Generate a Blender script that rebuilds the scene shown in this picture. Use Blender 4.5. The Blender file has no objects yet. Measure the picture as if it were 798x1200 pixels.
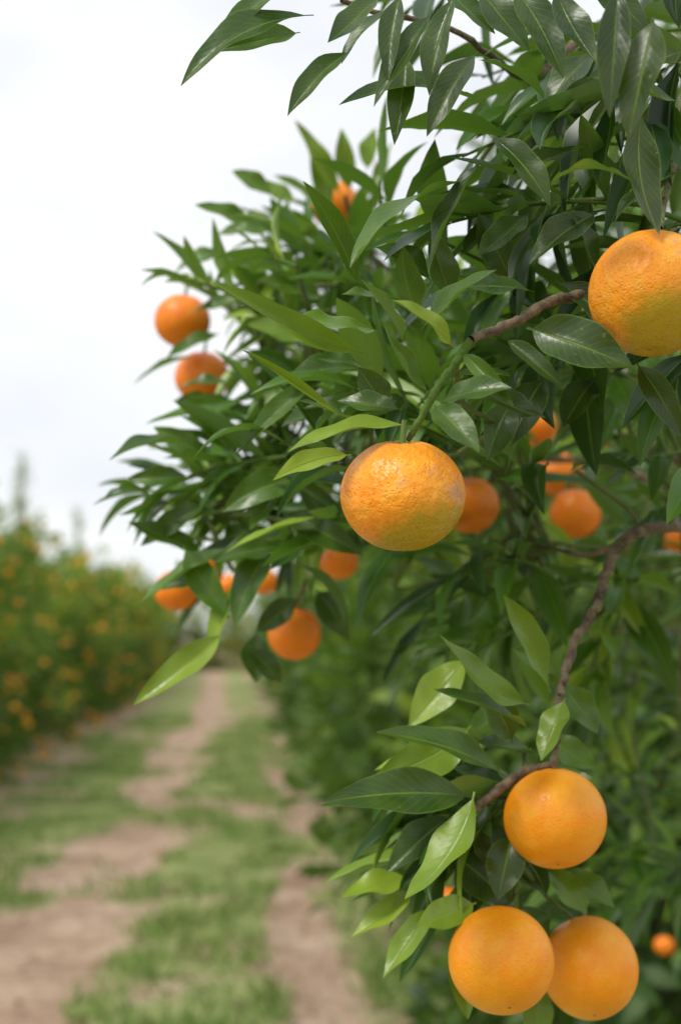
import bpy, math, numpy as np
from mathutils import Vector
rng=np.random.default_rng(7)
sc=bpy.context.scene
# ---------------------------------------------------------------- camera
CAM=np.array([0,0,1.5]); F=1667.0; PIT=math.radians(5)
FW=np.array([0,math.cos(PIT),math.sin(PIT)]); UP=np.array([0,-math.sin(PIT),math.cos(PIT)]); RT=np.array([1.,0,0])
def P(x,y,d):
    return CAM+d*(FW+(x-399)/F*RT+(600-y)/F*UP)
cd=bpy.data.cameras.new("camera"); cam=bpy.data.objects.new("camera",cd); sc.collection.objects.link(cam)
cam.location=CAM; cam.rotation_euler=(math.pi/2+PIT,0,0)
cd.sensor_fit='VERTICAL'; cd.sensor_height=36; cd.sensor_width=24; cd.lens=50; cd.clip_end=2000; cd.clip_start=.05
cd.dof.use_dof=True; cd.dof.focus_distance=.83; cd.dof.aperture_fstop=5.8
sc.camera=cam
sc.view_settings.view_transform='Standard'; sc.view_settings.look='None'; sc.view_settings.exposure=0
# ---------------------------------------------------------------- helpers
def nrm(a): 
    a=np.asarray(a,float); return a/np.maximum(np.linalg.norm(a,axis=-1,keepdims=True),1e-9)
def leaf_batch(B,T,W,N,bend,fold,tone,ns=8,nc=4,wav=.0,twist=None):
    B=np.asarray(B,float);T=np.asarray(T,float);n=len(B)
    W=np.broadcast_to(W,(n,)).astype(float);bend=np.broadcast_to(bend,(n,));fold=np.broadcast_to(fold,(n,));tone=np.broadcast_to(tone,(n,))
    ax=T-B;L=np.linalg.norm(ax,axis=1);a=nrm(ax)
    side=nrm(np.cross(a,N));nm=np.cross(side,a)
    t=np.linspace(0,1,ns+1)
    s=np.clip((t-.07)/.93,0,1)**.85
    w=(4*s*(1-s))**1.0*(1-.10*s)
    w=np.maximum(w,np.where(t<.1,.05,.0)); w[-1]=.01
    u=np.linspace(-1,1,nc+1)
    tt=t[None,:,None];uu=u[None,None,:]
    ph=rng.uniform(0,6.28,n)[:,None,None]
    if twist is None: twist=rng.normal(0,.25,n)
    tw=np.broadcast_to(twist,(n,))[:,None,None]*(tt-.3)
    hw=.5*W[:,None,None]*w[None,:,None]
    fo=fold[:,None,None]
    lat=hw*uu*np.cos(fo); hgt=hw*(np.abs(uu)**1.3)*np.sin(fo)+wav*W[:,None,None]*np.sin(tt*13+ph+uu*1.5)*np.abs(uu)*w[None,:,None]
    sb=rng.normal(0,.04,n)
    lat=lat+(sb*L)[:,None,None]*(4*tt*(1-tt))
    lat2=lat*np.cos(tw)-hgt*np.sin(tw);hg2=lat*np.sin(tw)+hgt*np.cos(tw)
    bd=(bend*L)[:,None,None]*(4*tt*(1-tt))
    hg2=hg2+bd
    V=B[:,None,None,:]+ax[:,None,None,:]*tt[...,None]+side[:,None,None,:]*lat2[...,None]+nm[:,None,None,:]*hg2[...,None]
    V=V.reshape(-1,3)
    i,j=np.meshgrid(np.arange(ns),np.arange(nc),indexing='ij');m=nc+1
    q=np.stack([i*m+j,i*m+j+1,(i+1)*m+j+1,(i+1)*m+j],-1).reshape(-1,4)
    Q=(q[None]+(np.arange(n)*(ns+1)*m)[:,None,None]).reshape(-1,4)
    UV=np.stack(np.broadcast_arrays((uu+1)/2,tt),-1)
    UV=np.broadcast_to(UV,(n,ns+1,nc+1,2)).reshape(-1,2)
    TN=np.repeat(tone,(ns+1)*m)
    return V,Q,UV,TN
def catmull(pts,k=6):
    p=np.asarray(pts,float);p=np.vstack([2*p[0]-p[1],p,2*p[-1]-p[-2]]);o=[]
    for i in range(1,len(p)-2):
        for t in np.linspace(0,1,k,endpoint=False):
            o.append(.5*((2*p[i])+(-p[i-1]+p[i+1])*t+(2*p[i-1]-5*p[i]+4*p[i+1]-p[i+2])*t*t+(-p[i-1]+3*p[i]-3*p[i+1]+p[i+2])*t**3))
    o.append(p[-2]);return np.array(o)
def tube(p,r,ns=6,tone=.5,bump=0):
    p=np.asarray(p,float);n=len(p);r=np.interp(np.linspace(0,1,n),np.linspace(0,1,len(np.atleast_1d(r))),np.atleast_1d(r))
    if bump: r=r*(1+rng.normal(0,bump,n))
    tg=nrm(np.gradient(p,axis=0));ref=np.array([.13,.31,.94]) 
    s=nrm(np.cross(tg,ref));b=np.cross(s,tg)
    a=np.linspace(0,2*np.pi,ns,endpoint=False)
    V=p[:,None]+r[:,None,None]*(np.cos(a)[None,:,None]*s[:,None]+np.sin(a)[None,:,None]*b[:,None])
    i,j=np.meshgrid(np.arange(n-1),np.arange(ns),indexing='ij')
    Q=np.stack([i*ns+j,(i+1)*ns+j,(i+1)*ns+(j+1)%ns,i*ns+(j+1)%ns],-1).reshape(-1,4)
    V=V.reshape(-1,3);return V,Q,np.zeros((len(V),2)),np.full(len(V),tone)
def ball(c,r,nu=10,nv=7,sq=.92,tone=.5):
    th=np.linspace(.01,np.pi-.01,nv+1);ph=np.linspace(0,2*np.pi,nu,endpoint=False)
    V=np.stack([np.sin(th)[:,None]*np.cos(ph),np.sin(th)[:,None]*np.sin(ph),np.cos(th)[:,None]*sq+0*ph],-1).reshape(-1,3)*r+np.asarray(c)
    i,j=np.meshgrid(np.arange(nv),np.arange(nu),indexing='ij')
    Q=np.stack([i*nu+j,(i+1)*nu+j,(i+1)*nu+(j+1)%nu,i*nu+(j+1)%nu],-1).reshape(-1,4)
    return V,Q,np.zeros((len(V),2)),np.full(len(V),tone)
def mk(name,parts,mats,parent=None,link=True):
    off=0;Vs=[];Qs=[];Us=[];Ts=[];Ms=[]
    for V,Q,U,T,m in parts:
        Vs.append(V);Qs.append(Q+off);Us.append(U);Ts.append(T);Ms.append(np.full(len(Q),m));off+=len(V)
    V=np.vstack(Vs);Q=np.vstack(Qs).astype(np.int32);U=np.vstack(Us);T=np.concatenate(Ts);M=np.concatenate(Ms).astype(np.int32)
    me=bpy.data.meshes.new(name)
    me.vertices.add(len(V));me.vertices.foreach_set('co',V.astype(np.float32).ravel())
    me.loops.add(len(Q)*4);me.loops.foreach_set('vertex_index',Q.ravel())
    me.polygons.add(len(Q));me.polygons.foreach_set('loop_start',np.arange(0,len(Q)*4,4,dtype=np.int32))
    me.polygons.foreach_set('material_index',M)
    me.polygons.foreach_set('use_smooth',np.ones(len(Q),bool))
    uv=me.uv_layers.new(name='UVMap');uv.data.foreach_set('uv',U[Q.ravel()].astype(np.float32).ravel())
    at=me.attributes.new('tone','FLOAT','POINT');at.data.foreach_set('value',T.astype(np.float32))
    for m in mats: me.materials.append(m)
    me.update(calc_edges=True)
    if not link: return me
    ob=bpy.data.objects.new(name,me);sc.collection.objects.link(ob)
    if parent: ob.parent=parent
    return ob
# ---------------------------------------------------------------- materials
class NT:
    def __init__(s,name):
        s.m=bpy.data.materials.new(name);s.m.use_nodes=True;s.t=s.m.node_tree;s.t.nodes.clear()
        s.out=s.n('ShaderNodeOutputMaterial')
    def n(s,ty,**k):
        nd=s.t.nodes.new(ty)
        for a,b in k.items(): setattr(nd,a,b)
        return nd
    def l(s,a,b): s.t.links.new(a,b)
    def mix(s,f,a,b,bt='MIX'):
        nd=s.n('ShaderNodeMix',data_type='RGBA',blend_type=bt)
        for v,ix in((f,0),(a,6),(b,7)):
            if hasattr(v,'links'): s.l(v,nd.inputs[ix])
            else: nd.inputs[ix].default_value=v if ix==0 else (*v,1) if len(v)==3 else v
        return nd.outputs[2]
    def math(s,op,a,b=0.,c=0.,clamp=False):
        nd=s.n('ShaderNodeMath',operation=op,use_clamp=clamp)
        for v,ix in((a,0),(b,1),(c,2)):
            if hasattr(v,'links'): s.l(v,nd.inputs[ix])
            else: nd.inputs[ix].default_value=v
        return nd.outputs[0]
    def ramp(s,f,stops):
        nd=s.n('ShaderNodeValToRGB');cr=nd.color_ramp
        while len(cr.elements)<len(stops): cr.elements.new(.5)
        for e,(p,c) in zip(cr.elements,stops): e.position=p;e.color=(*c,1)
        s.l(f,nd.inputs[0]);return nd.outputs[0]
    def noise(s,vec,scale,detail=3,rough=.5):
        nd=s.n('ShaderNodeTexNoise');nd.inputs['Scale'].default_value=scale;nd.inputs['Detail'].default_value=detail;nd.inputs['Roughness'].default_value=rough
        s.l(vec,nd.inputs['Vector']);return nd.outputs['Fac']
def leaf_mat(name,stops,under,rough=.36,detail=0,trans=.25,tcol=(.30,.60,.02),spec=.35,noisy=True):
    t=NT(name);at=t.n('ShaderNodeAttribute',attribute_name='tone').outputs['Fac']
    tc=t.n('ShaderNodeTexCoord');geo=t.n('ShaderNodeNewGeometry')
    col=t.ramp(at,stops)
    bsdf=t.n('ShaderNodeBsdfPrincipled')
    if noisy:
        nz=t.noise(tc.outputs['Object'],40 if detail else 3,2)
        col=t.mix(t.math('MULTIPLY_ADD',nz,1.4,-.35,clamp=True),t.mix(.35,col,(0,0,0)),t.mix(.15,col,(.35,.42,.04)))
    bsdf.inputs['Roughness'].default_value=rough
    if detail:
        sx=t.n('ShaderNodeSeparateXYZ');t.l(tc.outputs['UV'],sx.inputs[0])
        au=t.math('ABSOLUTE',t.math('SUBTRACT',sx.outputs[0],.5))
        rib=t.math('SUBTRACT',1.,t.math('DIVIDE',au,.04),clamp=True)
        edge=t.math('MULTIPLY',t.math('SUBTRACT',au,.47,clamp=True),16.,clamp=True)
        col=t.mix(t.math('MAXIMUM',t.math('MULTIPLY',rib,.6),edge),col,(.20,.33,.05))
        h=t.math('MULTIPLY',rib,-.6)
        if detail>1:
            ph=t.math('MULTIPLY',t.math('SUBTRACT',sx.outputs[1],t.math('MULTIPLY',au,.45)),80.)
            vein=t.math('POWER',t.math('MULTIPLY_ADD',t.math('SINE',ph),.5,.5),6.)
            col=t.mix(t.math('MULTIPLY',vein,.08),col,(.2,.33,.06))
            sp=t.noise(tc.outputs['Object'],230,2);sp=t.math('MULTIPLY',t.math('SUBTRACT',sp,.70,clamp=True),9.,clamp=True)
            col=t.mix(sp,col,(.20,.16,.05))
            h=t.math('ADD',h,t.math('MULTIPLY',vein,-.05))
            h=t.math('ADD',h,t.math('MULTIPLY',t.noise(tc.outputs['Object'],80,2),1.))
            t.l(t.math('MULTIPLY_ADD',nz,.35,rough-.17),bsdf.inputs['Roughness'])
            bp=t.n('ShaderNodeBump');bp.inputs['Strength'].default_value=.55;bp.inputs['Distance'].default_value=.0013
            t.l(h,bp.inputs['Height']);t.l(bp.outputs[0],bsdf.inputs['Normal'])
    col=t.mix(t.math('MULTIPLY',geo.outputs['Backfacing'],.7),col,under)
    t.l(col,bsdf.inputs['Base Color'])
    bsdf.inputs['Specular IOR Level'].default_value=spec
    tr=t.n('ShaderNodeBsdfTranslucent');t.l(t.mix(.5,col,tcol),tr.inputs[0])
    mx=t.n('ShaderNodeMixShader');mx.inputs[0].default_value=trans
    t.l(bsdf.outputs[0],mx.inputs[1]);t.l(tr.outputs[0],mx.inputs[2]);t.l(mx.outputs[0],t.out.inputs[0])
    return t.m
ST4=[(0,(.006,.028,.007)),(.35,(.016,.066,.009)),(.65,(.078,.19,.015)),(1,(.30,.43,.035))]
M_leaf=leaf_mat("citrus_leaf",ST4,(.13,.25,.06),detail=2,trans=.15,rough=.33,spec=.46)
M_leaf2=leaf_mat("citrus_leaf_crown",ST4,(.11,.22,.05),detail=1,trans=.16,noisy=False,rough=.35,spec=.45)
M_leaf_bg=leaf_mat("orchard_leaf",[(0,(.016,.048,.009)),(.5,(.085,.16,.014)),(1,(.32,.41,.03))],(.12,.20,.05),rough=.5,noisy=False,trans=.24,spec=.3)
M_grass=leaf_mat("grass_blade",[(0,(.12,.20,.045)),(.6,(.24,.35,.09)),(1,(.44,.44,.20))],(.22,.33,.09),rough=.6,noisy=False,trans=.3,tcol=(.33,.46,.12),spec=.2)
M_litter=leaf_mat("dry_leaf",[(0,(.10,.055,.03)),(1,(.34,.23,.14))],(.25,.17,.10),rough=.7,noisy=False,trans=.05,spec=.2)
def bark(name,c1,c2,sc_=60):
    t=NT(name);tc=t.n('ShaderNodeTexCoord');b=t.n('ShaderNodeBsdfPrincipled');b.inputs['Roughness'].default_value=.8;b.inputs['Specular IOR Level'].default_value=.2
    n=t.noise(tc.outputs['Object'],sc_*2,5,.65);at=t.n('ShaderNodeAttribute',attribute_name='tone').outputs['Fac']
    c=t.ramp(n,[(.3,c1),(.7,c2)])
    c=t.mix(at,c,(.08,.17,.022))
    t.l(c,b.inputs['Base Color']);bp=t.n('ShaderNodeBump');bp.inputs['Distance'].default_value=.002;bp.inputs['Strength'].default_value=.8
    t.l(t.noise(tc.outputs['Object'],sc_*5,4),bp.inputs['Height']);t.l(bp.outputs[0],b.inputs['Normal']);t.l(b.outputs[0],t.out.inputs[0]);return t.m
M_bark=bark("bark",(.045,.034,.02),(.24,.19,.125))
def peel(name,base=(.88,.235,.006),alt=(.90,.36,.018),green=.0,scar=.0,bump=.5,gdir=(.3,0,-1),goff=.62,R=.035,pale=.25):
    t=NT(name);tc=t.n('ShaderNodeTexCoord').outputs['Object'];b=t.n('ShaderNodeBsdfPrincipled')
    c=t.mix(t.math('MULTIPLY_ADD',t.noise(tc,26,4,.55),2.8,-.9,clamp=True),base,alt)
    pz=t.noise(tc,90,3,.6);c=t.mix(t.math('MULTIPLY',t.math('MULTIPLY',t.math('SUBTRACT',pz,.50,clamp=True),6.,clamp=True),pale),c,(.92,.50,.05))
    vo=t.n('ShaderNodeTexVoronoi');vo.inputs['Scale'].default_value=560;t.l(tc,vo.inputs['Vector']);vd=vo.outputs['Distance']
    pore=t.math('SUBTRACT',1.,t.math('MULTIPLY',vd,2.4),clamp=True)
    c=t.mix(t.math('MULTIPLY',pore,.13),c,(.66,.14,.003))
    if green:
        dp=t.n('ShaderNodeVectorMath',operation='DOT_PRODUCT');t.l(tc,dp.inputs[0]);dp.inputs[1].default_value=Vector(gdir).normalized()
        g=t.math('MULTIPLY_ADD',dp.outputs['Value'],1/R*2.2,-goff*2.2)
        g=t.math('ADD',g,t.math('MULTIPLY_ADD',t.noise(tc,70,5,.65),1.6,-.8));g=t.math('MULTIPLY',g,green*1.5,clamp=True)
        c=t.mix(t.math('MULTIPLY',g,.85),c,(.37,.29,.012))
    if scar:
        s=t.noise(tc,40,6,.6);s=t.math('MULTIPLY',t.math('SUBTRACT',s,.60,clamp=True),16*scar,clamp=True)
        c=t.mix(t.math('MULTIPLY',s,.78),c,(.58,.30,.17))
        s2=t.noise(tc,250,2);s2=t.math('MULTIPLY',t.math('SUBTRACT',s2,.76,clamp=True),12.,clamp=True);c=t.mix(s2,c,(.36,.12,.02))
    t.l(c,b.inputs['Base Color']);b.inputs['Roughness'].default_value=.36;b.inputs['Specular IOR Level'].default_value=.4
    h=t.math('ADD',t.math('MULTIPLY',pore,-.4),t.math('MULTIPLY',t.noise(tc,150,2),1.6*bump))
    bp=t.n('ShaderNodeBump');bp.inputs['Strength'].default_value=min(1,.7*bump+.25);bp.inputs['Distance'].default_value=.0014
    t.l(h,bp.inputs['Height']);t.l(bp.outputs[0],b.inputs['Normal']);t.l(b.outputs[0],t.out.inputs[0]);return t.m
M_p1=peel("peel_rough",base=(.89,.27,.008),green=1.1,scar=.9,bump=.95,gdir=(.55,-.3,-1),goff=.42,pale=.4)
M_p2=peel("peel_scarred",base=(.90,.28,.007),green=1.,scar=1.,bump=.75,gdir=(.3,-.4,-1),goff=.5,pale=.35)
M_p3=peel("peel_smooth",base=(.92,.28,.005),alt=(.93,.39,.012),bump=.42,pale=.25,green=.35,gdir=(.1,-.35,-1),goff=.85)
M_p4=peel("peel_deep",base=(.88,.19,.005),alt=(.90,.26,.008),bump=.4,pale=.12)
def simple(name,c,r=.5):
    t=NT(name);b=t.n('ShaderNodeBsdfPrincipled');tc=t.n('ShaderNodeTexCoord').outputs['Object']
    t.l(t.mix(t.noise(tc,30,1),tuple(x*.85 for x in c),tuple(min(1,x*1.2) for x in c)),b.inputs['Base Color']);b.inputs['Roughness'].default_value=r;t.l(b.outputs[0],t.out.inputs[0]);return t.m
M_far=simple("distant_fruit",(.93,.38,.010),.45);M_calyx=simple("calyx",(.12,.19,.05),.6)
# ---------------------------------------------------------------- fruits
def fruit(x,y,wpx,d,mat,sq=.92,tilt=(0,0),stem=True,lump=.010):
    R=wpx/2/F*d;c=P(x,y,d);nu,nv=72,50
    th=np.linspace(.012,np.pi-.012,nv+1)[:,None];ph=np.linspace(0,2*np.pi,nu,endpoint=False)[None]
    a=rng.uniform(0,6.28,6)
    r=1+lump*(np.sin(2*ph+a[0])*np.sin(th)**2+.5*np.sin(3*ph+a[1])*np.sin(2*th+a[2])*np.sin(th))
    r=r+.006*np.sin(10*ph)*np.exp(-((th-.35)/.25)**2)
    rho=np.sin(th)*r;z=np.cos(th)*r*sq
    z=z-.10*np.exp(-(rho/.22)**2)*(np.cos(th)>0)+.04*np.exp(-(rho/.14)**2)*(np.cos(th)<0)
    V=np.stack([rho*np.cos(ph),rho*np.sin(ph),z+0*ph],-1).reshape(-1,3)*R
    i,j=np.meshgrid(np.arange(nv),np.arange(nu),indexing='ij')
    Q=np.stack([i*nu+j,(i+1)*nu+j,(i+1)*nu+(j+1)%nu,i*nu+(j+1)%nu],-1).reshape(-1,4)
    parts=[(V,Q,np.zeros((len(V),2)),np.full(len(V),.5),0)]
    zt=(sq-.10)*R
    na=30;an=np.linspace(0,2*np.pi,na,endpoint=False);rr=.0045*(1+.35*np.cos(5*an))
    cv=np.vstack([np.stack([rr*f*np.cos(an),rr*f*np.sin(an),np.full(na,zt+.0018-.0012*f*f+(.0006 if f>.9 else 0))],1) for f in(.02,.5,1.)])
    ii,jj=np.meshgrid(np.arange(2),np.arange(na),indexing='ij')
    cq=np.stack([ii*na+jj,(ii+1)*na+jj,(ii+1)*na+(jj+1)%na,ii*na+(jj+1)%na],-1).reshape(-1,4)
    parts.append((cv,cq,np.zeros((len(cv),2)),np.full(len(cv),.5),1))
    parts.append((*ball([0,0,-(sq-.045)*R],.0013,10,6,.5),1))
    if stem: parts.append((*tube([[0,0,zt-.001],[.0004,0,zt+.006],[.0012,0,zt+.014]],[.0024,.0018,.0016]),1))
    ob=mk("mandarin_orange",parts,[mat,M_calyx]);ob.location=c;ob.rotation_euler=(math.radians(tilt[0]),math.radians(tilt[1]),rng.uniform(-.3,.3))
    return (x,y,wpx/2,d)
FR=[]
FR.append((fruit(472,580,149,.79,M_p1,.885,(12,3),lump=.016),1.0))
FR.append((fruit(764,344,150,.79,M_p2,.98,(-10,6)),1.0))
FR.append((fruit(650,959,120,.97,M_p3,.96,(-26,-4)),1.0))
FR.append((fruit(587,1125,123,.95,M_p3,1.,(-40,6)),1.0))
FR.append((fruit(690,1134,114,1.02,M_p3,1.03,(-35,5)),1.0))
FR.append((fruit(214,376,65,1.55,M_p4,.96,(5,5)),.95))
FR.append((fruit(237,442,64,1.6,M_p4,.95,(5,5)),.6))
FR.append((fruit(392,240,58,1.6,M_p4,.95),.65))
FR.append((fruit(550,592,70,1.45,M_p4,.95),1.))
FR.append((fruit(345,742,62,1.4,M_p4,1.02,(0,12)),.9))
FR.append((fruit(674,602,60,1.6,M_p4,.97),.9))
for a,k in[((236,670,52,1.6),.4),((207,692,52,1.6),.5),((397,658,46,1.6),.5),((309,681,34,2.1),.4),((268,686,28,2.3),.4),((655,556,56,2.0),.2),((628,500,50,2.1),.2),((703,506,40,2.2),.1),((795,632,36,2.2),.4),((528,1054,34,1.2),.5),((778,1108,24,3.1),.5)]:
    FR.append((fruit(*a,M_p4),k))
def prune(B,T,ts=(0,.25,.5,.75,1)):
    keep=np.ones(len(B),bool)
    for (x,y,r,d),k in FR:
        c=P(x,y,d)
        for t in ts:
            q=B+(T-B)*t-CAM;dep=q@FW
            px=399+F*(q@RT)/dep;py=600-F*(q@UP)/dep
            inside=(np.hypot(px-x,py-y)<r*k+6)&(dep<d+.02)
            keep&=~inside
            keep&=np.linalg.norm(B+(T-B)*t-c,axis=1)>r/F*d*.95
    return keep
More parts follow.
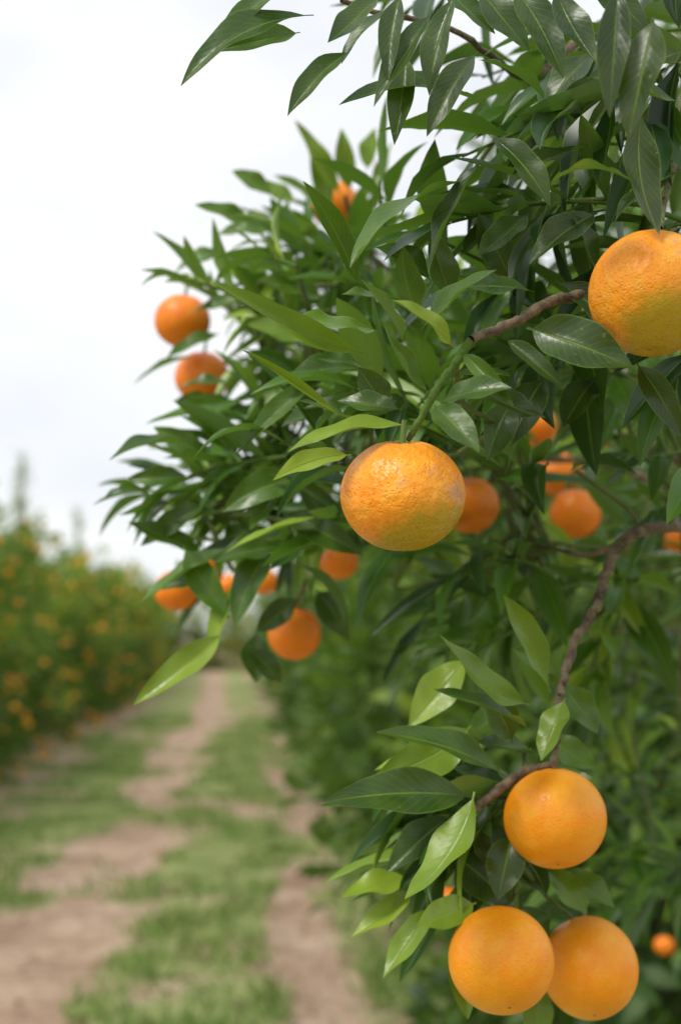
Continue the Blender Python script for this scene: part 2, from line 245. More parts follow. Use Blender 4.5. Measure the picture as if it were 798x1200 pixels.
# ---------------------------------------------------------------- main tree
tree=bpy.data.objects.new("mandarin_tree",None);sc.collection.objects.link(tree);tree.location=(0,0,0)
H=[
(484,500,.80,337,530,.76,48,.92,.35,.08,10),(412,533,.83,320,563,.80,36,1.,.4,.05,0),(428,414,.80,248,331,.76,46,.78,.75,.05,-35),
(402,490,.80,283,409,.78,20,.95,.9,-.05,-55),(447,388,.83,352,368,.80,58,.66,.2,.03,20),(421,338,.84,355,212,.80,40,.58,.6,-.03,-30),
(474,402,.80,421,326,.77,40,.4,.5,.05,20),(505,462,.78,450,377,.75,64,.44,.35,-.04,25),(494,386,.80,582,316,.77,44,.48,.45,.04,10),
(532,408,.79,455,350,.76,40,.95,.4,.06,-20),(516,472,.78,600,455,.76,46,.42,.35,.08,10),(508,474,.77,562,531,.74,46,.38,.35,.06,-10),
(540,412,.79,602,476,.76,30,.45,.7,.1,40),(492,372,.85,473,288,.83,44,.5,.4,0,10),(549,210,.84,410,314,.80,60,.50,.3,.06,20),
(580,130,.88,397,123,.84,56,.42,.35,.06,10),(617,384,.80,742,431,.77,72,.2,.35,.05,15),(650,330,.84,735,412,.84,60,.27,.45,.08,-20),
(590,396,.80,662,456,.78,30,.3,.6,.06,30),(745,425,.82,800,515,.80,42,.22,.5,.05,20),(640,217,.76,742,214,.74,56,.1,.25,.16,0),
(625,342,.82,545,336,.80,50,.38,.3,.04,10),(368,18,.83,212,101,.80,56,.42,.4,.10,10),(352,38,.86,245,62,.84,38,.5,.5,.08,-10),
(412,58,.82,337,136,.80,38,.36,.5,.06,-20),(445,-5,.82,384,50,.80,42,.25,.4,.05,10),(505,15,.80,438,125,.78,46,.25,.5,.04,15),
(535,-10,.82,503,112,.80,44,.2,.5,.04,-15),(724,-20,.72,714,138,.71,46,.06,.4,.04,0),(765,20,.72,735,162,.71,64,.05,.3,.06,20),
(598,-20,.82,660,92,.80,52,.2,.4,.06,0),(650,-15,.8,700,75,.78,48,.2,.4,.06,0),(752,128,.78,772,275,.76,54,.1,.35,.03,10),
(562,188,.84,503,318,.82,56,.25,.4,.04,15),(572,158,.84,645,242,.82,50,.25,.4,.05,0),(470,-10,.8,455,95,.78,36,.25,.5,.03,0),
(640,120,.85,560,70,.82,52,.3,.35,.05,0),(700,250,.85,620,310,.83,52,.2,.35,.05,0),(690,170,.85,600,205,.83,50,.2,.35,.06,0),
(620,250,.86,560,300,.84,48,.25,.4,.05,0),(700,330,.86,670,250,.84,48,.25,.4,.05,0),(798,120,.82,700,95,.80,58,.12,.3,.08,0),
(560,60,.85,500,160,.83,46,.2,.4,.05,0),(475,60,.86,462,170,.84,40,.25,.5,.03,0),(380,-30,.84,250,48,.82,48,.35,.4,.06,0),
(800,60,.84,730,100,.83,52,.12,.3,.05,0),(800,200,.84,720,260,.83,52,.12,.3,.05,0),(560,-15,.86,620,60,.85,48,.25,.3,.05,0),(700,60,.86,640,130,.85,48,.2,.3,.05,0),
(470,5,.86,400,75,.85,40,.25,.4,.05,0),(520,-20,.87,580,40,.86,46,.3,.3,.05,0),(680,-20,.86,760,40,.85,48,.15,.3,.05,0),
(535,440,.83,600,440,.84,42,.25,.3,.03,0),(470,480,.84,395,470,.85,40,.45,.4,.03,0),(560,450,.85,640,490,.86,50,.2,.3,.03,0),
(505,330,.88,440,290,.87,44,.5,.4,.03,0),(530,350,.88,505,270,.87,46,.5,.4,.03,0),(455,480,.86,420,430,.85,44,.35,.3,.03,0),
(600,470,.9,570,540,.88,48,.2,.3,.03,0),(640,440,.92,600,520,.9,50,.2,.3,.04,0),(700,440,.95,660,500,.93,50,.22,.3,.04,0),
(470,350,.9,400,345,.88,48,.55,.3,.03,0),(440,440,.9,372,420,.88,48,.4,.3,.04,0),(425,500,.9,350,470,.88,48,.45,.3,.04,0),
(600,330,.9,560,250,.9,48,.3,.3,.03,0),(660,410,.92,600,420,.9,48,.2,.3,.03,0),(540,300,.9,600,260,.9,46,.3,.3,.03,0),
# left tufts
(232,527,1.15,128,540,1.10,48,.42,.45,.10,10),(275,530,1.2,212,488,1.18,42,.55,.4,.04,0),(272,640,1.15,160,712,1.12,44,.62,.4,-.05,10),
(240,650,1.2,150,612,1.18,38,.5,.4,.08,0),(263,741,1.1,156,826,1.06,42,.88,.5,.14,0),(215,640,1.15,268,726,1.13,42,.75,.35,.04,0),
(330,560,1.1,292,622,1.08,34,.55,.6,.03,0),(370,292,1.3,268,252,1.27,48,.8,.35,.06,0),(300,262,1.3,228,240,1.28,34,.7,.5,.04,0),
(408,426,1.0,278,532,.97,40,.55,.5,.05,20),(330,600,1.1,425,650,1.08,44,.35,.4,.04,0),(425,432,1.0,330,452,.98,44,.42,.4,.06,0),
(420,470,1.05,330,500,1.03,44,.5,.4,.06,0),(360,560,1.1,260,600,1.08,48,.55,.35,.05,0),(390,640,1.15,350,560,1.12,54,.32,.3,.03,0),
(330,640,1.15,250,660,1.12,46,.4,.35,.06,0),(320,640,1.15,275,735,1.12,46,.45,.35,.06,0),(300,570,1.2,240,560,1.18,44,.5,.35,.06,0),
(300,740,1.3,300,800,1.28,42,.35,.4,.04,0),(370,690,1.3,410,750,1.28,42,.4,.4,.04,0),
(400,230,1.5,345,140,1.48,32,.8,.5,.03,0),(410,225,1.5,400,150,1.48,30,.85,.5,.03,0),(420,240,1.5,470,190,1.48,32,.75,.5,.03,0),
(250,350,1.4,195,325,1.38,34,.75,.5,.05,0),(260,390,1.4,195,420,1.38,34,.6,.5,.05,0),(430,200,1.5,440,150,1.5,32,.85,.5,.03,0),
(225,560,1.2,150,560,1.2,32,.55,.5,.05,0),(370,400,1.2,290,380,1.2,44,.7,.4,.05,0),(380,350,1.25,300,330,1.22,44,.75,.4,.05,0),(340,320,1.3,260,300,1.3,40,.7,.4,.05,0),
(390,260,1.5,320,205,1.5,36,.7,.4,.05,0),(350,240,1.45,290,215,1.45,32,.75,.4,.05,0),(270,300,1.4,205,320,1.4,34,.65,.4,.05,0),(250,480,1.4,205,470,1.4,32,.55,.4,.05,0),
(260,600,1.2,190,610,1.2,36,.5,.4,.05,0),(250,540,1.2,180,500,1.2,32,.6,.4,.05,0),(440,250,1.5,460,165,1.5,32,.8,.5,.03,0),(390,250,1.5,365,160,1.5,32,.8,.5,.03,0),
(320,230,1.4,272,200,1.4,28,.75,.4,.05,0),(330,270,1.4,255,275,1.4,34,.65,.4,.05,0),(250,670,1.2,185,690,1.2,34,.5,.4,.05,0),(245,590,1.2,165,640,1.2,32,.5,.4,.05,0),(300,350,1.4,225,365,1.4,32,.6,.4,.05,0),
(290,760,1.25,330,800,1.25,34,.4,.4,.05,0),(350,700,1.25,300,740,1.25,38,.4,.4,.05,0),(270,450,1.35,210,455,1.35,30,.5,.4,.05,0),
# lower cluster
(590,908,.95,440,858,.92,50,.38,.50,.10,20),(552,934,.94,378,940,.90,64,.38,.35,.08,15),(556,928,.92,474,1054,.88,66,.84,.3,-.04,10),
(622,826,.94,514,743,.91,48,.66,.4,-.04,10),(622,856,.95,508,808,.92,46,.45,.5,.05,20),(552,850,.98,438,910,.95,62,.82,.3,.06,0),
(547,770,1.0,478,852,.98,56,1.,.3,.05,0),(645,812,.96,590,697,.93,44,.7,.45,-.04,10),(662,818,.94,634,892,.92,46,.85,.3,.04,0),
(482,1030,1.0,400,1052,.98,44,1.,.3,.04,0),(485,1040,1.0,412,1098,.98,38,.95,.4,.04,0),(508,1060,.97,449,1146,.95,40,.84,.4,-.05,0),
(558,1058,.97,488,1086,.95,48,.88,.3,.05,0),(600,975,.98,583,1055,.96,54,.2,.4,.03,0),(640,1018,1.,688,1070,.98,44,.75,.4,.04,0),
(660,1018,1.02,720,1064,1.0,46,.72,.4,.06,0),(530,1000,1.0,602,1062,.98,60,.2,.3,.05,0),(530,955,1.0,453,1022,.98,50,.42,.4,.05,0),
(530,1110,.99,548,1195,.97,38,.78,.4,.04,0),(632,1150,1.05,628,1230,1.04,42,.75,.4,.04,0),(705,935,1.0,640,905,1.02,42,.6,.3,.04,0),
(600,870,1.0,560,800,.98,46,.4,.4,.04,0),(600,940,1.0,530,900,.99,52,.3,.35,.04,0),(570,960,1.0,590,1020,.99,52,.25,.35,.04,0),
(600,990,1.02,640,1050,1.,48,.3,.35,.04,0),(655,800,1.0,700,860,.99,44,.5,.35,.04,0),(650,790,1.,600,760,.98,38,.65,.4,.04,0),
(570,980,1.02,500,1010,1.0,52,.5,.35,.04,0),(610,1060,1.04,640,1110,1.03,44,.25,.35,.04,0),(580,1000,1.03,540,1080,1.02,50,.3,.35,.04,0),
(625,880,1.02,560,870,1.0,50,.4,.35,.04,0),(500,980,1.03,460,960,1.02,40,.45,.4,.04,0),(560,900,1.03,500,960,1.01,46,.35,.35,.04,0),
(540,1010,1.04,470,1050,1.03,44,.7,.35,.04,0),(520,920,1.05,450,960,1.04,44,.5,.35,.04,0),(600,830,1.04,550,860,1.03,46,.6,.35,.04,0),
(580,1040,1.05,520,1060,1.04,46,.55,.35,.04,0),(640,860,1.04,700,900,1.03,40,.6,.35,.04,0),
]
HB=[];HT=[];HW=[];HN=[];Hb=[];Hf=[];Ht=[]
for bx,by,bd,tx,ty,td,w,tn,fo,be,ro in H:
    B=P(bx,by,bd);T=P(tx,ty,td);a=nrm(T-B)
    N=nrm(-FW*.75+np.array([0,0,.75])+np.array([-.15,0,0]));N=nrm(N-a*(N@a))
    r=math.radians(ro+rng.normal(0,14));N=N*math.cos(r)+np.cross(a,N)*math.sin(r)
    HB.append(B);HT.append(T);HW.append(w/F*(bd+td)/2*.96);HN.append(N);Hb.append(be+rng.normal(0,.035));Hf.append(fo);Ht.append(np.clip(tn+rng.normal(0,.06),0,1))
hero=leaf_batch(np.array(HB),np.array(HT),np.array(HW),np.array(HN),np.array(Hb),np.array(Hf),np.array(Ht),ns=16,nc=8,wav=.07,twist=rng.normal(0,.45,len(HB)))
twigs=[];limbpts=[]
def limb(pts,r,tone=0.,ns=8,k=8,reg=True,bump=.07):
    c=catmull(pts,k)
    if len(c)>4: c[1:-1]+=rng.normal(0,min(np.mean(r),.006)*.10,(len(c)-2,3))
    twigs.append((*tube(c,r,ns,tone,bump),0))
    if reg: limbpts.extend(c)
TR=np.array([1.45,2.35,0])
limb([TR+[0,0,-.1],TR+[.02,.0,.3],TR+[-.03,.03,.6],TR+[0,0,.8]],[.075,.06,.055,.05],ns=14)
fork=TR+[0,0,.75]
fb=lambda *p:[fork,*p]
limb(fb(P(1050,560,2.2),P(860,560,1.9),P(798,540,1.75),P(720,505,1.7),P(640,470,1.8),P(520,450,1.8)),[.025,.012,.008,.006,.005,.003])
limb(fb(P(1000,640,2.1),P(800,590,1.7),P(760,562,1.7),P(690,540,1.75),P(580,540,1.8),P(450,520,1.6),P(330,560,1.4),P(240,600,1.25)),[.025,.012,.006,.005,.004,.0035,.003,.002])
limb(fb(P(1050,640,1.8),P(900,605,1.3),P(798,615,1.08),P(748,622,1.04),P(718,650,1.03),P(700,705,1.01),P(672,755,1.0),P(660,800,.98),P(652,850,.97),P(649,898,.97)),[.03,.012,.0065,.0044,.0040,.0037,.0034,.0030,.0026,.002])
limb([P(735,632,1.04),P(690,650,1.1),P(640,640,1.2),P(600,625,1.3)],[.0025,.002,.0012])
limb([P(650,895,.985),P(612,905,.99),P(585,925,.98),P(560,945,.97),P(548,962,.97)],[.0022,.0034,.0036,.003,.002])
limb([P(612,905,.99),P(615,960,1.0),P(606,1010,.99),P(603,1050,.99),P(592,1068,.96)],[.0025,.0022,.002,.0016],tone=.6)
limb([P(606,1010,.99),P(640,1050,1.02),P(675,1080,1.03)],[.002,.0016],tone=.6)
limb(fb(P(1100,300,1.9),P(950,290,1.2),P(798,312,.95),P(720,335,.86),P(640,356,.82),P(600,378,.80),P(552,398,.79)),[.03,.014,.008,.005,.0034,.0031,.0030,.0026])
limb([P(552,398,.79),P(534,425,.79),P(512,455,.785),P(492,492,.785),P(478,516,.79)],[.0026,.0022,.0020,.0018],tone=.85)
limb([P(534,425,.79),P(540,470,.85),P(590,500,.9)],[.0018,.0012],tone=.6)
limb(fb(P(1150,100,2.2),P(950,-60,1.7),P(800,-20,1.35),P(700,30,1.1),P(620,90,1.0),P(540,40,.92),P(400,0,.86)),[.03,.014,.006,.0045,.003,.002,.0016])
limb([P(800,-20,1.35),P(800,120,1.05),P(772,268,.80)],[.004,.003,.002],tone=.3)
limb(fb(P(1000,420,2.0),P(800,380,1.8),P(600,360,1.7),P(480,330,1.65),P(420,280,1.55),P(405,230,1.5)),[.025,.012,.007,.005,.004,.003,.002])
limb(fb(P(1000,500,2.0),P(800,450,1.9),P(550,430,1.8),P(400,400,1.6),P(300,380,1.5),P(240,340,1.45)),[.025,.012,.007,.005,.004,.003,.002])
limb([P(400,400,1.6),P(300,430,1.6),P(250,420,1.6)],[.003,.002])
limb([P(450,520,1.6),P(400,600,1.35),P(360,680,1.35),P(345,712,1.4)],[.003,.0025,.002])
limb(fb(P(1000,700,2.4),P(800,740,2.4),P(600,700,2.3)),[.025,.012,.006,.003])
limb(fb(P(1200,400,3),P(1000,200,3)),[.03,.015,.006]);limb(fb(P(1400,500,2),P(1700,300,2)),[.03,.015,.006])
limb(fb(P(1000,900,2.6),P(850,950,2.4)),[.025,.010,.004])
LP=np.array(limbpts)
SB=[];ST=[];SN=[];SW=[];Stn=[];TS=tuple(np.linspace(0,1,9))
def shoot(p,d,L,n,lo=.070,hi=.115,tone=.45,droop=.25,tspread=.2):
    d=nrm(d)
    ref=np.array([0,0,1.]) if abs(d[2])<.9 else np.array([1.,0,0])
    s=nrm(np.cross(d,ref));b=np.cross(s,d);ph=rng.uniform(0,6.28)
    end=p+d*L+np.array([0,0,-.12*L])
    mid=p+d*L*.5
    c=np.array([p,mid+rng.normal(0,.004,3),end])
    if prune(p[None],end[None],TS)[0]: twigs.append((*tube(c,[.0020,.0016,.0009],5,.6+rng.uniform(0,.3)),0))
    dist=np.linalg.norm(LP-p,axis=1);q=LP[np.argmin(dist)]
    for push in(0,.12,.3):
        m=(q+p)/2+rng.normal(0,.02,3)+np.array([0,push,-.01])
        if prune(q[None],m[None],TS)[0] and prune(m[None],p[None],TS)[0]: 
            twigs.append((*tube(catmull([q,m,p],4),[.0024,.0020,.0018],5,.5),0));break
    st=tone+rng.normal(0,.12)
    for i in range(n):
        f=(i+.6)/n;q=(1-f)**2*p+2*f*(1-f)*mid+f*f*end
        ang=math.radians(rng.uniform(45,75)*(1-f*.55));ph+=2.4+rng.normal(0,.3)
        dr=d*math.cos(ang)+(s*math.cos(ph)+b*math.sin(ph))*math.sin(ang)+np.array([0,0,-droop*rng.uniform(.3,1.6)])
        dr=nrm(dr);l=rng.uniform(lo,hi)*(1-.25*f)
        SB.append(q);ST.append(q+dr*l);SN.append(nrm(d*.6+np.array([0,0,.9])+rng.normal(0,.25,3)));SW.append(l*rng.uniform(.23,.34))
        Stn.append(np.clip(st+rng.normal(0,tspread)+.12*f,0,1))
def inpoly(x,y,poly):
    c=False;j=len(poly)-1
    for i in range(len(poly)):
        xi,yi=poly[i];xj,yj=poly[j]
        if (yi>y)!=(yj>y) and x<(xj-xi)*(y-yi)/(yj-yi)+xi: c=not c
        j=i
    return c
def fill(poly,d0,d1,n,L,dirf,nl,**k):
    xs=[p[0] for p in poly];ys=[p[1] for p in poly];c=0
    while c<n:
        x=rng.uniform(min(xs),max(xs));y=rng.uniform(min(ys),max(ys))
        if not inpoly(x,y,poly): continue
        c+=1;shoot(P(x,y,rng.uniform(d0,d1)),nrm(dirf(x,y))+rng.normal(0,.35,3),L*rng.uniform(.7,1.2),nl+rng.integers(-2,3),**k)
mid=[(420,315),(480,310),(540,360),(600,390),(640,480),(600,600),(430,600),(380,640),(330,650),(300,630),(290,590),(320,520),(355,450),(330,390),(350,340)]
outd=lambda x,y:np.array([(x-560)/300,-.35,(430-y)/420+.15])
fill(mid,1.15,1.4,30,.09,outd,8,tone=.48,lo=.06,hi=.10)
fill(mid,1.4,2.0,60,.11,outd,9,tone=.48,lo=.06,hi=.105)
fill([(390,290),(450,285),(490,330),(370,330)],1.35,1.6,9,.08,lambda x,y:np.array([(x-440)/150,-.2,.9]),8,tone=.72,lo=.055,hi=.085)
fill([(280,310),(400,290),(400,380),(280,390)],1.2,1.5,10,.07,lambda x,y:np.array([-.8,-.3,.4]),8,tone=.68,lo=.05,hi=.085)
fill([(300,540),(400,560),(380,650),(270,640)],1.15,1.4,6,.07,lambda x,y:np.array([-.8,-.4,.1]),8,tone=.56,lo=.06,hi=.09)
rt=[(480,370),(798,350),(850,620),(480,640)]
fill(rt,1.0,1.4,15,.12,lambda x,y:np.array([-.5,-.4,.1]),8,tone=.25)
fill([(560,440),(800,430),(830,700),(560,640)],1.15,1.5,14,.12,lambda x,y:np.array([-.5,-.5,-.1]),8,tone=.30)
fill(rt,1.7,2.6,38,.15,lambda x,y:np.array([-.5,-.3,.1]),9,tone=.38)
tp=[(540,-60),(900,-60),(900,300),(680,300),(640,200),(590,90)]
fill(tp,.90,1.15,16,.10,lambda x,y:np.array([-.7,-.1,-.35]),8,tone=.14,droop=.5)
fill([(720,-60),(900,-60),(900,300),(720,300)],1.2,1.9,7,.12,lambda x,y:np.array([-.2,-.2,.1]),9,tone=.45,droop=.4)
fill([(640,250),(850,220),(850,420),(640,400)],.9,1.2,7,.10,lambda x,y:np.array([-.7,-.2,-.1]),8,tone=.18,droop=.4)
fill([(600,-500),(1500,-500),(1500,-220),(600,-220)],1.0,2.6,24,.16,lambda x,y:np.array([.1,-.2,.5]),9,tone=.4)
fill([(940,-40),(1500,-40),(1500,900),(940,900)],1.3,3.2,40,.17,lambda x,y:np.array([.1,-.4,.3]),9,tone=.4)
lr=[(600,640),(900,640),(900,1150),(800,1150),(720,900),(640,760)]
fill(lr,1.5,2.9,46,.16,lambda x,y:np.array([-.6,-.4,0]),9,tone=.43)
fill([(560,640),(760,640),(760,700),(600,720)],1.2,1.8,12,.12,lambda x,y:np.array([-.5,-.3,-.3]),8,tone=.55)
fill([(560,830),(650,850),(640,1010),(570,1010)],1.0,1.08,6,.07,lambda x,y:np.array([-.6,-.2,-.5]),7,tone=.45)
SB=np.array(SB);ST=np.array(ST);SN=np.array(SN);SW=np.array(SW);Stn=np.array(Stn)
kp=prune(SB,ST);n=len(SB)
bnd=rng.normal(.05,.06,n);fo=rng.uniform(.2,.8,n)
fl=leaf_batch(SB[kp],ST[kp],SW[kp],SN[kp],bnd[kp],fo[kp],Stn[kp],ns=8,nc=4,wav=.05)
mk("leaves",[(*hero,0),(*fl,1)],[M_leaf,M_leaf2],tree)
mk("branches",twigs,[M_bark],tree)
# ---------------------------------------------------------------- orchard row trees
def orchard_mesh(name,rad,h,ncl,per,nf,seed,toff=0):
    global rng;rng=np.random.default_rng(seed)
    cen=np.array([0,0,h*.48]);R3=np.array([rad,rad,h*.50])
    a=nrm(rng.normal(size=(ncl,3)))
    lump=1+.16*np.sin(3*a[:,0]*2+seed)+.14*np.sin(5*a[:,1]+seed*2)+.10*np.sin(7*a[:,2]*2)
    sqr=1/np.maximum(np.sqrt(a[:,0]**2+a[:,1]**2),.75)*.93; sqr=np.minimum(sqr,1.15)
    rr=np.where(rng.random(ncl)<.8,rng.uniform(.82,1.04,ncl),rng.uniform(.4,.8,ncl))*lump*sqr
    C=cen+a*R3*rr[:,None];C[:,2]=np.maximum(C[:,2],.14+.2*rng.random(ncl))
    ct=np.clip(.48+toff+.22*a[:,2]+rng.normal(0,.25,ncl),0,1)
    idx=np.repeat(np.arange(ncl),per);n=len(idx)
    B=C[idx]+rng.normal(0,.085,(n,3));B[:,2]=np.maximum(B[:,2],.06)
    D=nrm(nrm(B-C[idx])*.8+a[idx]*.7+np.array([0,0,.15])+rng.normal(0,.35,(n,3)))
    L=rng.uniform(.08,.14,n)
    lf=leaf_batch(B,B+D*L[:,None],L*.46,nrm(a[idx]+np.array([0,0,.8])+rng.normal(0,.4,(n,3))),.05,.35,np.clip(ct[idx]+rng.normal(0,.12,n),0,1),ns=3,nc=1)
    parts=[(*lf,0)]
    out=np.where(rr>.75)[0]
    for k in range(nf):
        j=rng.choice(out)
        if a[j,2]>.8: continue
        parts.append((*ball(C[j]+a[j]*rng.uniform(.12,.19)+rng.normal(0,.06,3),rng.uniform(.034,.046),9,6),1))
    parts.append((*tube(catmull([[0,0,-.1],[.03,0,.3],[0,.03,.65],[.02,0,h*.5]]),[.08,.065,.05,.03],8,0),2))
    for k in range(7):
        d=a[rng.integers(ncl)];e=cen+d*R3*.8
        parts.append((*tube(catmull([[0,.02,.5],[d[0]*.3,d[1]*.3,.5+.35*(e[2]-.5)+.1],e],3),[.03,.018,.006],5,0),2))
    return mk(name,parts,[M_leaf_bg,M_far,M_bark],link=False)
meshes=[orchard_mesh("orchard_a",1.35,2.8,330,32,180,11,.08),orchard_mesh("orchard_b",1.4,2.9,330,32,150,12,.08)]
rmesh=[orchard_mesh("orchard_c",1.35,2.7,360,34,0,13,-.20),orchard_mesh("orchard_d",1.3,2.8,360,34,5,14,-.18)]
rng=np.random.default_rng(99)
def cx(y): return -.035*y-.0006*np.clip(y,0,60)**2
def put(me,x,y,s,name="mandarin_tree"):
    o=bpy.data.objects.new(name,me);sc.collection.objects.link(o);o.location=(x,y,0);o.scale=(s*rng.uniform(.92,1.06),s*rng.uniform(.92,1.06),s*rng.uniform(.90,1.06));o.rotation_euler=(0,0,rng.uniform(0,6.28))
k=0
for y in np.arange(7,60,2.5):
    put(meshes[k%2],-4.35+cx(y)+rng.normal(0,.15),y+rng.normal(0,.2),1.02);k+=1
k=0
for y in np.arange(5.2,50,2.5):
    put(rmesh[k%2],1.75+cx(y)+rng.normal(0,.1),y+rng.normal(0,.2),1.02);k+=1
for y in np.arange(16,60,6):
    put(meshes[k%2],-9.5+cx(y),y,1.0);k+=1
for x in np.arange(-16,6,2.6):
    put(meshes[k%2],x,62+rng.normal(0,1),1.1);k+=1
def poplar(h,seed):
    global rng;rng=np.random.default_rng(seed);parts=[(*tube(catmull([[0,0,0],[.1,0,h*.5],[0,.1,h]]),[.14,.08,.02],8,0),2)]
    B=[]
    for k in range(46):
        z=h*rng.uniform(.15,.97);a=rng.uniform(0,6.28);l=(1-z/h)*1.5+.4
        e=np.array([math.cos(a)*l*.4,math.sin(a)*l*.4,z+l*1.0]);parts.append((*tube([[0,0,z],e],[.025,.008],4,0),2))
        for q in range(15): B.append(e+rng.normal(0,.26,3))
    B=np.array(B);D=nrm(rng.normal(size=B.shape));parts.append((*leaf_batch(B,B+D*.2,.10,nrm(rng.normal(size=B.shape)),.05,.2,.6,ns=3,nc=2),0))
    return mk("poplar",parts,[M_leaf_bg,M_far,M_bark],link=False)
pm=poplar(13.5,5)
for x,y,s in[(-22.5,100,1.12),(-19.2,104,.88),(-24.5,108,1.0)]: put(pm,x,y,s,"poplar_tree")
# ---------------------------------------------------------------- ground
rng=np.random.default_rng(5)
G=rng.random((256,256))
def vn(x,y):
    xi=np.floor(x).astype(int);yi=np.floor(y).astype(int);fx=x-xi;fy=y-yi;fx=fx*fx*(3-2*fx);fy=fy*fy*(3-2*fy)
    g=lambda a,b:G[a%256,b%256]
    return (g(xi,yi)*(1-fx)+g(xi+1,yi)*fx)*(1-fy)+(g(xi,yi+1)*(1-fx)+g(xi+1,yi+1)*fx)*fy
def fb2(x,y): return .5*vn(x,y)+.3*vn(x*2.1+7,y*2.1)+.2*vn(x*4.3,y*4.3+9)
def grassy(x,y):
    lat=x-cx(y)+.35*(vn(y*.25,0*y+3)-.5)+.35*(fb2(x*1.5,y*.8+40)-.5)
    d=np.maximum(1.02*np.exp(-(np.abs(lat+1.18)/.42)**3),.70*np.exp(-(np.abs(lat-.08)/.22)**3))
    d=np.maximum(d,.72/(1+np.exp((lat+2.3)*6)));d=np.maximum(d,.60/(1+np.exp(-(lat-1.0)*8)))
    d=np.maximum(d,.24)
    g=1-d+(fb2(x*2.0+3,y*1.1)-.5)*1.8
    return np.clip((g-.22)/.54,0,1)
xs=np.unique(np.concatenate([np.linspace(-600,-30,16),np.linspace(-30,-7,24),np.arange(-7,4,.08),np.linspace(4,30,24),np.linspace(30,600,16)]))
ys=np.unique(np.concatenate([np.linspace(-300,-2,14),np.arange(-2,26,.10),np.linspace(26,80,90),np.linspace(80,1200,24)]))
X,Y=np.meshgrid(xs,ys,indexing='ij');g=grassy(X,Y)
near=(np.abs(X)<12)&(Y<70)
Z=np.where(near,.03*(fb2(X*3,Y*3)-.5)+.03*g,0)
nx,ny=X.shape
i,j=np.meshgrid(np.arange(nx-1),np.arange(ny-1),indexing='ij')
Q=np.stack([i*ny+j,(i+1)*ny+j,(i+1)*ny+j+1,i*ny+j+1],-1).reshape(-1,4)
t=NT("orchard_ground");tc=t.n('ShaderNodeTexCoord').outputs['Object'];at=t.n('ShaderNodeAttribute',attribute_name='tone').outputs['Fac']
dirt=t.ramp(t.noise(tc,2.2,5,.6),[(.25,(.27,.175,.12)),(.5,(.45,.32,.235)),(.75,(.61,.47,.37))])
dirt=t.mix(t.math('MULTIPLY',t.math('SUBTRACT',t.noise(tc,14,4),.52,clamp=True),5.,clamp=True),dirt,(.20,.12,.075))
gr=t.ramp(t.noise(tc,3.,3),[(.3,(.15,.21,.06)),(.7,(.33,.35,.15))])
f=t.math('MULTIPLY_ADD',t.math('SUBTRACT',t.noise(tc,9,3),.5),1.3,at);f=t.math('MULTIPLY_ADD',t.math('SUBTRACT',f,.5),1.6,.5,clamp=True)
b=t.n('ShaderNodeBsdfPrincipled');b.inputs['Roughness'].default_value=.95;b.inputs['Specular IOR Level'].default_value=.1;t.l(t.mix(f,dirt,gr),b.inputs['Base Color'])
bp=t.n('ShaderNodeBump');bp.inputs['Distance'].default_value=.02;t.l(t.noise(tc,30,4,.7),bp.inputs['Height']);t.l(bp.outputs[0],b.inputs['Normal']);t.l(b.outputs[0],t.out.inputs[0])
mk("ground",[(np.stack([X,Y,Z],-1).reshape(-1,3),Q,np.zeros((nx*ny,2)),g.ravel(),0)],[t.m])
def scatter(n,x0,x1,y0,y1):
    y=y0+(y1-y0)*rng.random(n)**1.5;x=rng.uniform(x0,x1,n)+cx(y);return x,y
x,y=scatter(160000,-4.,2.,3.5,26)
m=rng.random(len(x))<grassy(x,y)**1.3*(.18+.75*(fb2(x*4,y*4)>.47));x,y=x[m],y[m];n=len(x)
B=np.stack([x,y,np.full(n,.0)],1);D=nrm(np.stack([rng.normal(0,.6,n),rng.normal(0,.6,n),np.ones(n)],1));L=rng.uniform(.04,.10,n)*(.4+1.3*vn(x*2.5,y*2.5))
gb=leaf_batch(B,B+D*L[:,None],.013+.008*rng.random(n),nrm(np.stack([rng.normal(size=n),rng.normal(size=n),.3+0*x],1)),.1,.2,np.clip(.45+rng.normal(0,.2,n)+.9*(vn(x*1.8,y*1.8)-.5),0,1),ns=2,nc=1)
mk("grass",[(*gb,0)],[M_grass])
x,y=scatter(7000,-5,3,3,26);n=len(x);B=np.stack([x,y,.025+.015*rng.random(n)],1);a=rng.uniform(0,6.28,n);L=rng.uniform(.04,.09,n)
lat=x-cx(y);m=rng.random(n)<np.where((lat<-2.2)|(lat>.8),1,.3)
D=np.stack([np.cos(a),np.sin(a),rng.normal(0,.15,n)],1)
lt=leaf_batch(B[m],(B+D*L[:,None])[m],(L*.4)[m],nrm(np.stack([rng.normal(0,.3,n),rng.normal(0,.3,n),np.ones(n)],1))[m],.1,.3,rng.random(m.sum()),ns=3,nc=1)
mk("leaf_litter",[(*lt,0)],[M_litter])
ff=[]
for k in range(70):
    yy=rng.uniform(8,34)
    ff.append((*ball([rng.uniform(-3.4,-2.7)+cx(yy),yy,.045],.036,14,10),0))
mk("fallen_mandarins",ff,[M_far])
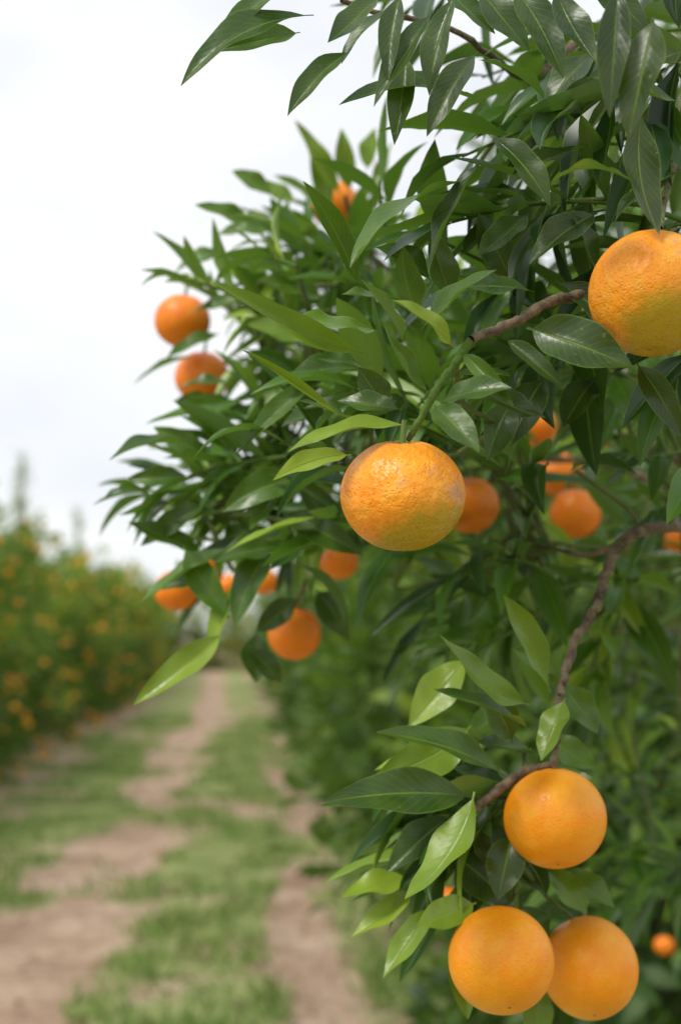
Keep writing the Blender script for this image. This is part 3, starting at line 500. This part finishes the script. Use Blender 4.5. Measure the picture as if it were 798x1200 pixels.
# ---------------------------------------------------------------- sky + sun
w=bpy.data.worlds.new("World");sc.world=w;w.use_nodes=True;nt=w.node_tree;nt.nodes.clear()
el,az=math.radians(54),math.radians(-130)
sky=nt.nodes.new('ShaderNodeTexSky');sky.sky_type='NISHITA';sky.sun_disc=False;sky.sun_elevation=el;sky.sun_rotation=az
b1=nt.nodes.new('ShaderNodeBackground');b1.inputs[1].default_value=.12;nt.links.new(sky.outputs[0],b1.inputs[0])
tcw=nt.nodes.new('ShaderNodeTexCoord');mp=nt.nodes.new('ShaderNodeMapping');mp.inputs['Scale'].default_value=(1,1,2.6)
nz=nt.nodes.new('ShaderNodeTexNoise');nz.inputs['Scale'].default_value=3.2;nz.inputs['Detail'].default_value=5;nz.inputs['Roughness'].default_value=.5
nt.links.new(tcw.outputs['Generated'],mp.inputs[0]);nt.links.new(mp.outputs[0],nz.inputs['Vector'])
cr=nt.nodes.new('ShaderNodeValToRGB');cr.color_ramp.elements[0].position=.3;cr.color_ramp.elements[0].color=(.79,.82,.87,1);cr.color_ramp.elements[1].position=.62;cr.color_ramp.elements[1].color=(1,1,1,1)
nt.links.new(nz.outputs['Fac'],cr.inputs[0])
b2=nt.nodes.new('ShaderNodeBackground');b2.inputs[1].default_value=1.14;nt.links.new(cr.outputs[0],b2.inputs[0])
mx=nt.nodes.new('ShaderNodeMixShader');mx.inputs[0].default_value=.9;nt.links.new(b1.outputs[0],mx.inputs[1]);nt.links.new(b2.outputs[0],mx.inputs[2])
wo=nt.nodes.new('ShaderNodeOutputWorld');nt.links.new(mx.outputs[0],wo.inputs[0])
sl=bpy.data.lights.new("sun",'SUN');sl.energy=2.6;sl.angle=math.radians(18);sl.color=(1,.95,.86)
so=bpy.data.objects.new("sun",sl);sc.collection.objects.link(so)
dv=Vector((math.sin(az)*math.cos(el),math.cos(az)*math.cos(el),math.sin(el)))
so.rotation_euler=dv.to_track_quat('Z','Y').to_euler()
print("leaves",kp.sum(),"grass",len(gb[0])//6)
